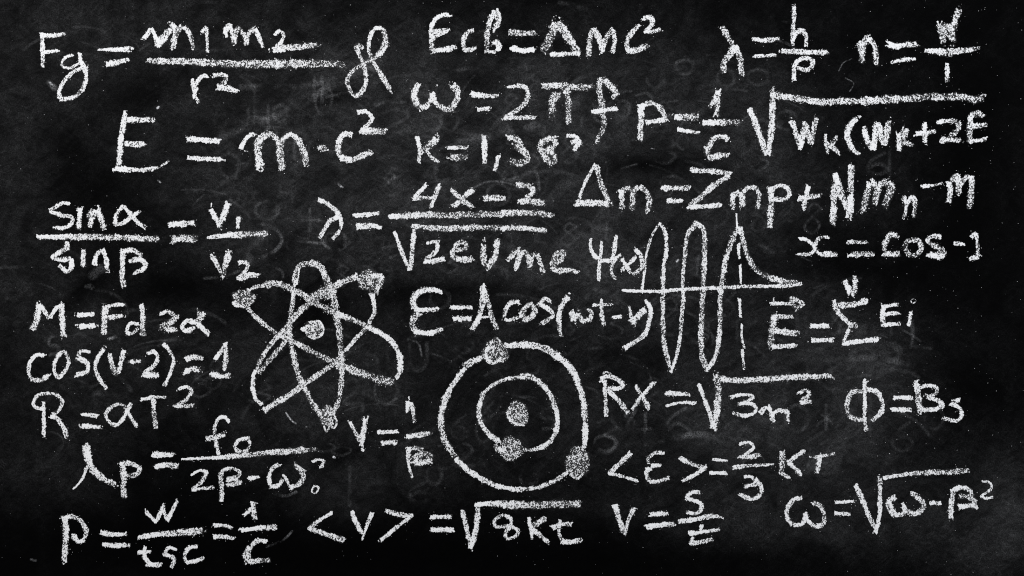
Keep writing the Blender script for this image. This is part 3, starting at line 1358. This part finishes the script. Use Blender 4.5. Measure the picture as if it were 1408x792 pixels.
30 .8|1080 375 1010 390
32 .7|1075 340 1122 400 1110 450 1060 472 972 442
@ 960 590
g letter_k
44 .65|570 155 575 230 560 300
28 .65|565 300 620 335
34 .75|712 155 660 190 608 230
34 .75|608 228 650 260 695 308
g letter_t
38 .65|825 185 820 240 805 300
26 .75|790 190 860 180 932 165
12 .9|756 188 764 188
F chalk_formula|handwritten chalk formula v = s over t below the angle bracket epsilon line
@ 820 590
g letter_v
42 .8|125 510 150 600 185 695
38-22 .75|250 545 215 630 192 722
g equals_sign
34 .85|370 580 490 572
38 .85|340 668 420 655 530 645
g letter_s
30 .75|705 430 650 430 612 465
30 .8|605 470 700 500 718 530 685 572 612 565
g fraction_bar
34-40 .85|552 628 650 618 740 600
38-20 .7|740 600 800 590 862 605
g letter_t
26 .85|715 655 705 700
40 .95|632 712 690 705
26 .85|690 705 830 685
26 .6|660 735 640 775
34 .75|632 780 720 765 790 748
F chalk_formula|handwritten chalk formula omega = root of omega - beta squared in the lower right corner
@ 960 590
g letter_omega
36 .85|705 468 650 480 605 550 608 605 645 655
32 .85|645 655 710 640 725 580
32 .75|722 575 745 620 790 668
36 .75|790 668 850 642 858 580 825 520 782 500
@ 1128 600
g equals_sign
24 .95|98 450 230 442
28 .85|95 522 205 528
g root_sign
42-32 .8|242 335 290 440 330 540 370 625
30-40 .85|372 655 398 560 405 420 402 285
10 .5|400 255 402 275
26-34 .85|425 285 530 265 650 250
36-44 .65|650 250 780 242 900 240 998 230
g letter_omega
46 .65|505 412 468 435 472 490 502 530
30 .75|502 532 560 530 575 490 555 450
40 .65|565 475 590 510 650 522 702 480 682 430 625 388
g minus_sign
30 .75|750 452 825 452
g letter_beta
40 .75|888 560 890 480 905 370
36 .8|905 365 960 345 1020 370 1030 405
40 .6|1050 440 1000 410 940 405
40 .8|935 480 1050 470
32 .6|1040 420 1058 490
g superscript_digit_two
20 .75|1095 305 1150 315 1165 350 1090 405
20 .75|1095 410 1125 420 1170 415
F chalk_formula|handwritten chalk formula P = w over tsc = 1 over C at the bottom left
@ 60 632
g letter_p
46 .85|148 400 152 500 142 692
36 .75|130 402 190 385 245 410 292 480 282 530
38 .9|282 540 240 558 205 522
g equals_sign
36 .9|395 498 480 510 560 505
36 .85|405 575 480 582 570 580
g letter_w
30 .8|695 350 730 390 768 422
28 .75|768 422 795 360 815 308
28 .75|815 320 825 370 842 415
30 .8|842 415 880 340 910 280
g fraction_bar
34-46 .9|640 530 760 508 900 498
52 .65|900 496 1000 492 1085 482
g letter_t
32 .85|690 590 690 660 725 712
26 .85|655 632 735 625
34 .85|712 714 805 714
g letter_s
24 .75|905 612 850 600 820 642
30 .8|810 645 860 655 890 675 868 738
g letter_c
30 .85|1045 590 990 600 960 650 970 698
32 .85|970 702 1030 690 1092 668
g equals_sign
34-26 .85|1160 450 1220 448 1285 465
38-30 .8|1160 525 1220 525 1292 535
@ 290 632
g digit_one
32 .8|228 380 275 325
40 .8|285 300 295 360 300 412
14 .4|270 290 312 295
g fraction_bar
30-36 .9|205 482 320 468 380 460
38 .6|380 460 455 458
g letter_c
34 .75|382 558 320 550 272 590
54 .6|265 590 245 640 255 700
38 .7|265 695 320 688 405 682
F chalk_formula|handwritten chalk formula V in angle brackets = root of 8kt at the bottom
@ 290 632
g angle_bracket
26-32 .85|825 360 750 405 670 460
34-44 .8|662 465 780 505 905 550
g letter_v
36 .85|960 355 990 430 1025 500
36-14 .85|1100 360 1065 440 1030 545
g angle_bracket
36 .75|1188 345 1270 370 1372 382
26-32 .8|1372 380 1270 455 1155 550
@ 560 632
g equals_sign
34 .95|155 392 300 388
38 .95|160 480 315 478
g root_sign
34 .75|375 345 400 450 432 590
42 .8|430 600 462 500 478 400 480 320
32-46 .9|470 308 560 300 650 304
54 .6|650 306 850 310 1000 303 1182 302
g digit_eight
28 .75|712 405 660 378 595 412 600 452 680 450
28 .75|705 400 702 450 668 500 680 535 740 520 755 485 720 458 675 448
g letter_k
26 .85|825 390 840 470 850 545
42 .6|935 402 900 425 855 455
36 .8|840 465 910 520 965 568
g letter_t
28 .8|1040 405 1032 500 1060 558
36 .75|985 465 1060 440 1122 438
38 .8|1050 562 1120 560 1188 545
"""

WIDTH = 1.09
GROUPS = {'chalk_formula': ('formula', 'chalk formulas written on the blackboard'),
          'chalk_graph': ('graph', None), 'chalk_drawing': ('drawing', 'chalk atom drawings on the blackboard')}


def read_writing(text):
    things = []
    ox = oy = 0.0
    sc = 4.95
    for line in text.strip().splitlines():
        line = line.strip()
        if not line:
            continue
        if line.startswith('F '):
            name, label = line[2:].split('|')
            things.append((name, label, []))
        elif line.startswith('@ '):
            w = line.split()
            ox, oy = float(w[1]), float(w[2])
            sc = float(w[3]) if len(w) > 3 else 4.95
        elif line.startswith('g '):
            things[-1][2].append((line[2:].strip(), []))
        else:
            a, b = line.split('|')
            pts = np.array(list(map(float, b.split()))).reshape(-1, 2) / sc + (ox, oy)
            w = a.split()
            if w[0] == 'o':
                things[-1][2][-1][1].append(('o', float(w[1]) / sc, float(w[2]) / sc, float(w[3]), float(w[4]), pts))
            else:
                ws = list(map(float, w[0].split('-')))
                things[-1][2][-1][1].append(('s', ws[0] / sc, ws[-1] / sc, 0, float(w[1]), pts))
    return things


for name, label, parts in read_writing(WRITING):
    allp = np.vstack([s[5] for _, ss in parts for s in ss])
    cx = (allp[:, 0].min() + allp[:, 0].max()) / 2
    bottom = allp[:, 1].max()
    origin = ((cx - 704) * PX, 0.0, (396 - bottom) * PX)
    root = bpy.data.objects.new(name, None)
    root.empty_display_size = 0.02
    root.location = origin
    col.objects.link(root)
    cat, grp = GROUPS[name]
    root['label'] = label
    root['category'] = cat
    if grp:
        root['group'] = grp
    for part, strokes in parts:
        c = Chalk()
        for kind, w0, w1, rot, dens, pts in strokes:
            if kind == 'o':
                c.blob(pts[0][0], pts[0][1], w0 * 1.1, w1 * 1.1, rot, dens)
            else:
                c.stroke(pts, w0 * WIDTH, w1 * WIDTH, dens)
        c.build(part, CHALK, root, origin)

# ---------------------------------------------------------------- half wiped older writing
G = {
    '0': [[(.5, 0), (.1, .25), (.1, .75), (.5, 1), (.9, .75), (.9, .25), (.5, 0)]],
    '3': [[(.1, .1), (.6, 0), (.9, .25), (.4, .48)], [(.4, .48), (.95, .7), (.6, 1), (.05, .9)]],
    '4': [[(.4, 0), (0, .6), (1, .6)], [(.75, .1), (.75, 1.1)]],
    '6': [[(.8, 0), (.2, .4), (.1, .8), (.5, 1), (.9, .75), (.5, .5), (.15, .7)]],
    '8': [[(.8, .15), (.4, 0), (.2, .25), (.8, .7), (.5, 1), (.1, .8), (.4, .45), (.8, .15)]],
    '1': [[(.5, 0), (.5, 1)]],
    '2': [[(.1, .2), (.5, 0), (.85, .3), (.1, 1), (.95, 1)]],
    '5': [[(.9, 0), (.3, .05), (.2, .45), (.8, .55), (.8, .9), (.2, 1)]],
    'H': [[(.1, 0), (.1, 1)], [(.9, 0), (.9, 1)], [(.1, .5), (.9, .5)]],
    'K': [[(.1, 0), (.1, 1)], [(.9, 0), (.15, .5), (.9, 1)]],
    'U': [[(.1, 0), (.15, .8), (.5, 1), (.85, .8), (.9, 0)]],
    '+': [[(.5, 0), (.5, 1)], [(0, .5), (1, .5)]],
}
OLD = [  # sign, x, y, width, height, amount
    ('H', 338, 145, 34, 34, .07), ('0', 375, 143, 22, 24, .05), ('1', 425, 105, 14, 36, .07), ('1', 436, 103, 14, 38, .08),
    ('8', 526, 238, 22, 30, .10), ('0', 578, 156, 30, 24, .07), ('0', 605, 150, 26, 30, .05), ('0', 350, 276, 34, 26, .07),
    ('+', 412, 286, 28, 34, .10), ('0', 445, 318, 32, 26, .09), ('2', 536, 262, 34, 40, .05), ('6', 600, 240, 34, 34, .05),
    ('0', 927, 82, 28, 20, .08), ('0', 985, 95, 26, 24, .06), ('0', 1026, 95, 32, 22, .06), ('0', 888, 94, 26, 26, .05),
    ('0', 845, 138, 22, 22, .09), ('0', 798, 152, 34, 36, .06), ('0', 1066, 152, 30, 26, .05), ('3', 900, 190, 30, 34, .05),
    ('0', 596, 222, 36, 30, .05), ('3', 818, 576, 32, 46, .07), ('4', 862, 562, 34, 46, .09), ('6', 912, 560, 40, 44, .10),
    ('0', 1078, 556, 34, 38, .07), ('K', 1132, 556, 40, 36, .08), ('1', 1186, 540, 20, 60, .05), ('6', 1224, 580, 34, 40, .05),
    ('U', 1222, 440, 36, 44, .07), ('U', 1060, 430, 40, 40, .04), ('3', 1010, 590, 34, 42, .04), ('0', 816, 598, 32, 22, .07),
    ('0', 714, 650, 26, 16, .08), ('0', 514, 520, 34, 36, .08), ('1', 492, 530, 14, 36, .06), ('2', 470, 520, 28, 34, .06),
    ('5', 740, 560, 26, 30, .04), ('6', 620, 570, 26, 34, .04), ('2', 624, 610, 30, 30, .05), ('0', 586, 640, 22, 26, .05),
    ('1', 474, 640, 14, 56, .06), ('6', 560, 662, 34, 28, .04), ('H', 1080, 500, 34, 28, .05), ('0', 590, 398, 30, 26, .04),
    ('U', 560, 470, 30, 40, .05), ('K', 1010, 440, 34, 38, .04), ('8', 690, 130, 28, 32, .04), ('4', 735, 195, 30, 34, .04),
    ('0', 668, 252, 34, 30, .05), ('3', 760, 420, 26, 30, .03), ('6', 1190, 210, 34, 30, .04), ('1', 1218, 205, 10, 44, .03),
    ('5', 64, 462, 20, 26, .09), ('5', 380, 250, 26, 30, .05), ('0', 300, 210, 30, 34, .05), ('1', 345, 120, 10, 50, .07),
    ('1', 400, 190, 10, 30, .05), ('2', 520, 150, 50, 30, .05), ('0', 1270, 560, 28, 30, .03), ('6', 880, 410, 28, 36, .04),
]
old = Chalk()
for sign, x, y, w, h, a in OLD:
    for st in G[sign]:
        old.stroke([(x + w * u, y + h * v) for u, v in st], 4.5, 5.5, a * 0.5, crown=0.00002, jitter=False)
for k in range(95):
    # the rest of the older lines, almost gone
    x, y = rng.uniform(240, 1260), rng.uniform(90, 640)
    if film_amount(np.array([x]), np.array([y]))[0] < 0.0105:
        continue
    w, h = rng.uniform(20, 38), rng.uniform(24, 42)
    for st in G['0346812588'[rng.integers(10)]]:
        old.stroke([(x + w * u + .12 * h * (1 - v), y + h * v) for u, v in st], 3.5, 4.5, rng.uniform(.012, .034),
                   crown=0.00002, jitter=False)
SMEARS = [  # width, amount, points in photo pixels
    (2.2, .30, 393, 567, 400, 577, 410, 584, 422, 587), (1.6, .14, 1171, 81, 1160, 86, 1153, 98),
    (1.6, .14, 1162, 107, 1174, 115, 1168, 126), (4, .05, 280, 383, 310, 380, 330, 372), (1.4, .30, 895, 204, 904, 206, 912, 210),
    (5, .10, 360, 308, 380, 316, 388, 330, 378, 345, 360, 354), (4, .09, 406, 331, 424, 333, 446, 335),
    (4, .10, 440, 325, 450, 340, 470, 342, 482, 332), (3, .12, 366, 752, 390, 742, 402, 730), (8, .13, 66, 112, 72, 118, 76, 122),
    (3, .45, 68, 113, 72, 117), (3, .5, 216, 149, 219, 147), (2.5, .5, 217, 248, 221, 251), (3, .4, 465, 252, 469, 257),
    (5, .10, 515, 145, 530, 140, 558, 141), (9, .06, 330, 120, 420, 118, 520, 90), (10, .05, 300, 190, 400, 150, 470, 110),
    (3, .10, 560, 466, 575, 472, 580, 490), (14, .05, 700, 175, 760, 160, 800, 135), (12, .06, 620, 200, 700, 180, 770, 172),
    (2, .25, 467, 254, 472, 258), (3, .7, 930, 360, 933, 357), (3, .5, 458, 628, 461, 629), (3, .2, 42, 769, 50, 771),
    (2, .5, 83, 510, 83, 510.6), (2, .5, 365, 470, 366, 470), (12, .07, 130, 545, 140, 540, 148, 538), (4, .25, 150, 466, 160, 463),
    (16, .07, 340, 360, 350, 340, 358, 320), (3, .10, 640, 265, 670, 250, 700, 252, 720, 262), (14, .05, 1230, 470, 1240, 490, 1225, 505),
    (9, .05, 1140, 500, 1190, 492, 1250, 500), 
    (5, .08, 700, 250, 735, 236, 742, 262), (8, .07, 905, 605, 960, 598, 1010, 606), (4, .12, 375, 678, 392, 682, 408, 676),
    (12, .06, 125, 380, 135, 372, 145, 366), (6, .16, 118, 395, 124, 393, 128, 397), (2, .6, 951, 748, 1000, 752),
]
for s in SMEARS[:-1]:
    old.stroke(np.array(s[2:]).reshape(-1, 2), s[0], s[0], s[1] * (1.6 if s[1] > .2 else .8), crown=0.00002, jitter=False)
# wiping arcs of the sponge
for k in range(300):
    cx, cy = rng.uniform(20, 1290), rng.uniform(70, 660)
    if film_amount(np.array([cx]), np.array([cy]))[0] < 0.0105:
        continue
    r = rng.uniform(15, 120)
    a0 = rng.uniform(3.4, 5.4)
    da = rng.uniform(20, 80) / r
    da = min(da, 2.4)
    pts = [(cx + r * math.cos(a0 + da * t), cy + r * .7 * math.sin(a0 + da * t)) for t in np.linspace(0, 1, 6)]
    w = rng.uniform(2.2, 6)
    old.stroke(pts, w, w, rng.uniform(.01, .03), crown=0.00002, jitter=False)
ow = old.build('wiped_writing', WIPED)
ow['kind'] = 'stuff'
ow['label'] = 'faint grey ghosts of older digits and sponge streaks left on the blackboard'

# ---------------------------------------------------------------- loose grains of chalk
GV, GF = [], []


def grain(px, py, r):
    """a crumb: a little tilted pyramid on the board"""
    s = len(GV)
    n = 4
    a0 = rng.uniform(0, 6.28)
    for k in range(n):
        a = a0 + 2 * math.pi * k / n
        q = r * rng.uniform(.6, 1.25)
        GV.append(((px + q * math.cos(a) - 704) * PX, -0.0001, (396 - py - q * math.sin(a)) * PX))
    GV.append(((px - 704) * PX, -0.0001 - r * PX * .8, (396 - py) * PX))
    for k in range(n):
        GF.append((s + k, s + (k + 1) % n, s + n))


for P, w in STROKES:
    L = float(np.linalg.norm(np.diff(P, axis=0), axis=1).sum())
    for _ in range(rng.poisson(L * 0.06 + .5)):
        q = P[rng.integers(len(P))]
        d = w * .5 + rng.exponential(w * .28)
        a = rng.uniform(0, 6.28)
        grain(q[0] + d * math.cos(a), q[1] + d * math.sin(a) + rng.exponential(1.0), rng.uniform(.28, .62))
for _ in range(260):
    grain(rng.uniform(-200, 1600), rng.uniform(-200, 1000), rng.uniform(.22, .5))
for _ in range(120):
    grain(rng.uniform(1180, 1408), rng.uniform(0, 790), rng.uniform(.25, .6))


def powder_material():
    m = bpy.data.materials.new('chalk_powder')
    N = Nodes(m)
    d = N.new('ShaderNodeBsdfDiffuse')
    tone = N.mix(N.noise(world_vec(N), 90, 1.0), (0.30, 0.30, 0.32), (0.95, 0.95, 0.96))
    N.put(d.inputs['Color'], tone)
    o = N.new('ShaderNodeOutputMaterial')
    N.put(o.inputs['Surface'], d.outputs[0])
    return m


gr = mesh_object('chalk_dust', GV, GF, powder_material())
gr['kind'] = 'stuff'
gr['label'] = 'loose white chalk grains scattered over the blackboard around the writing'
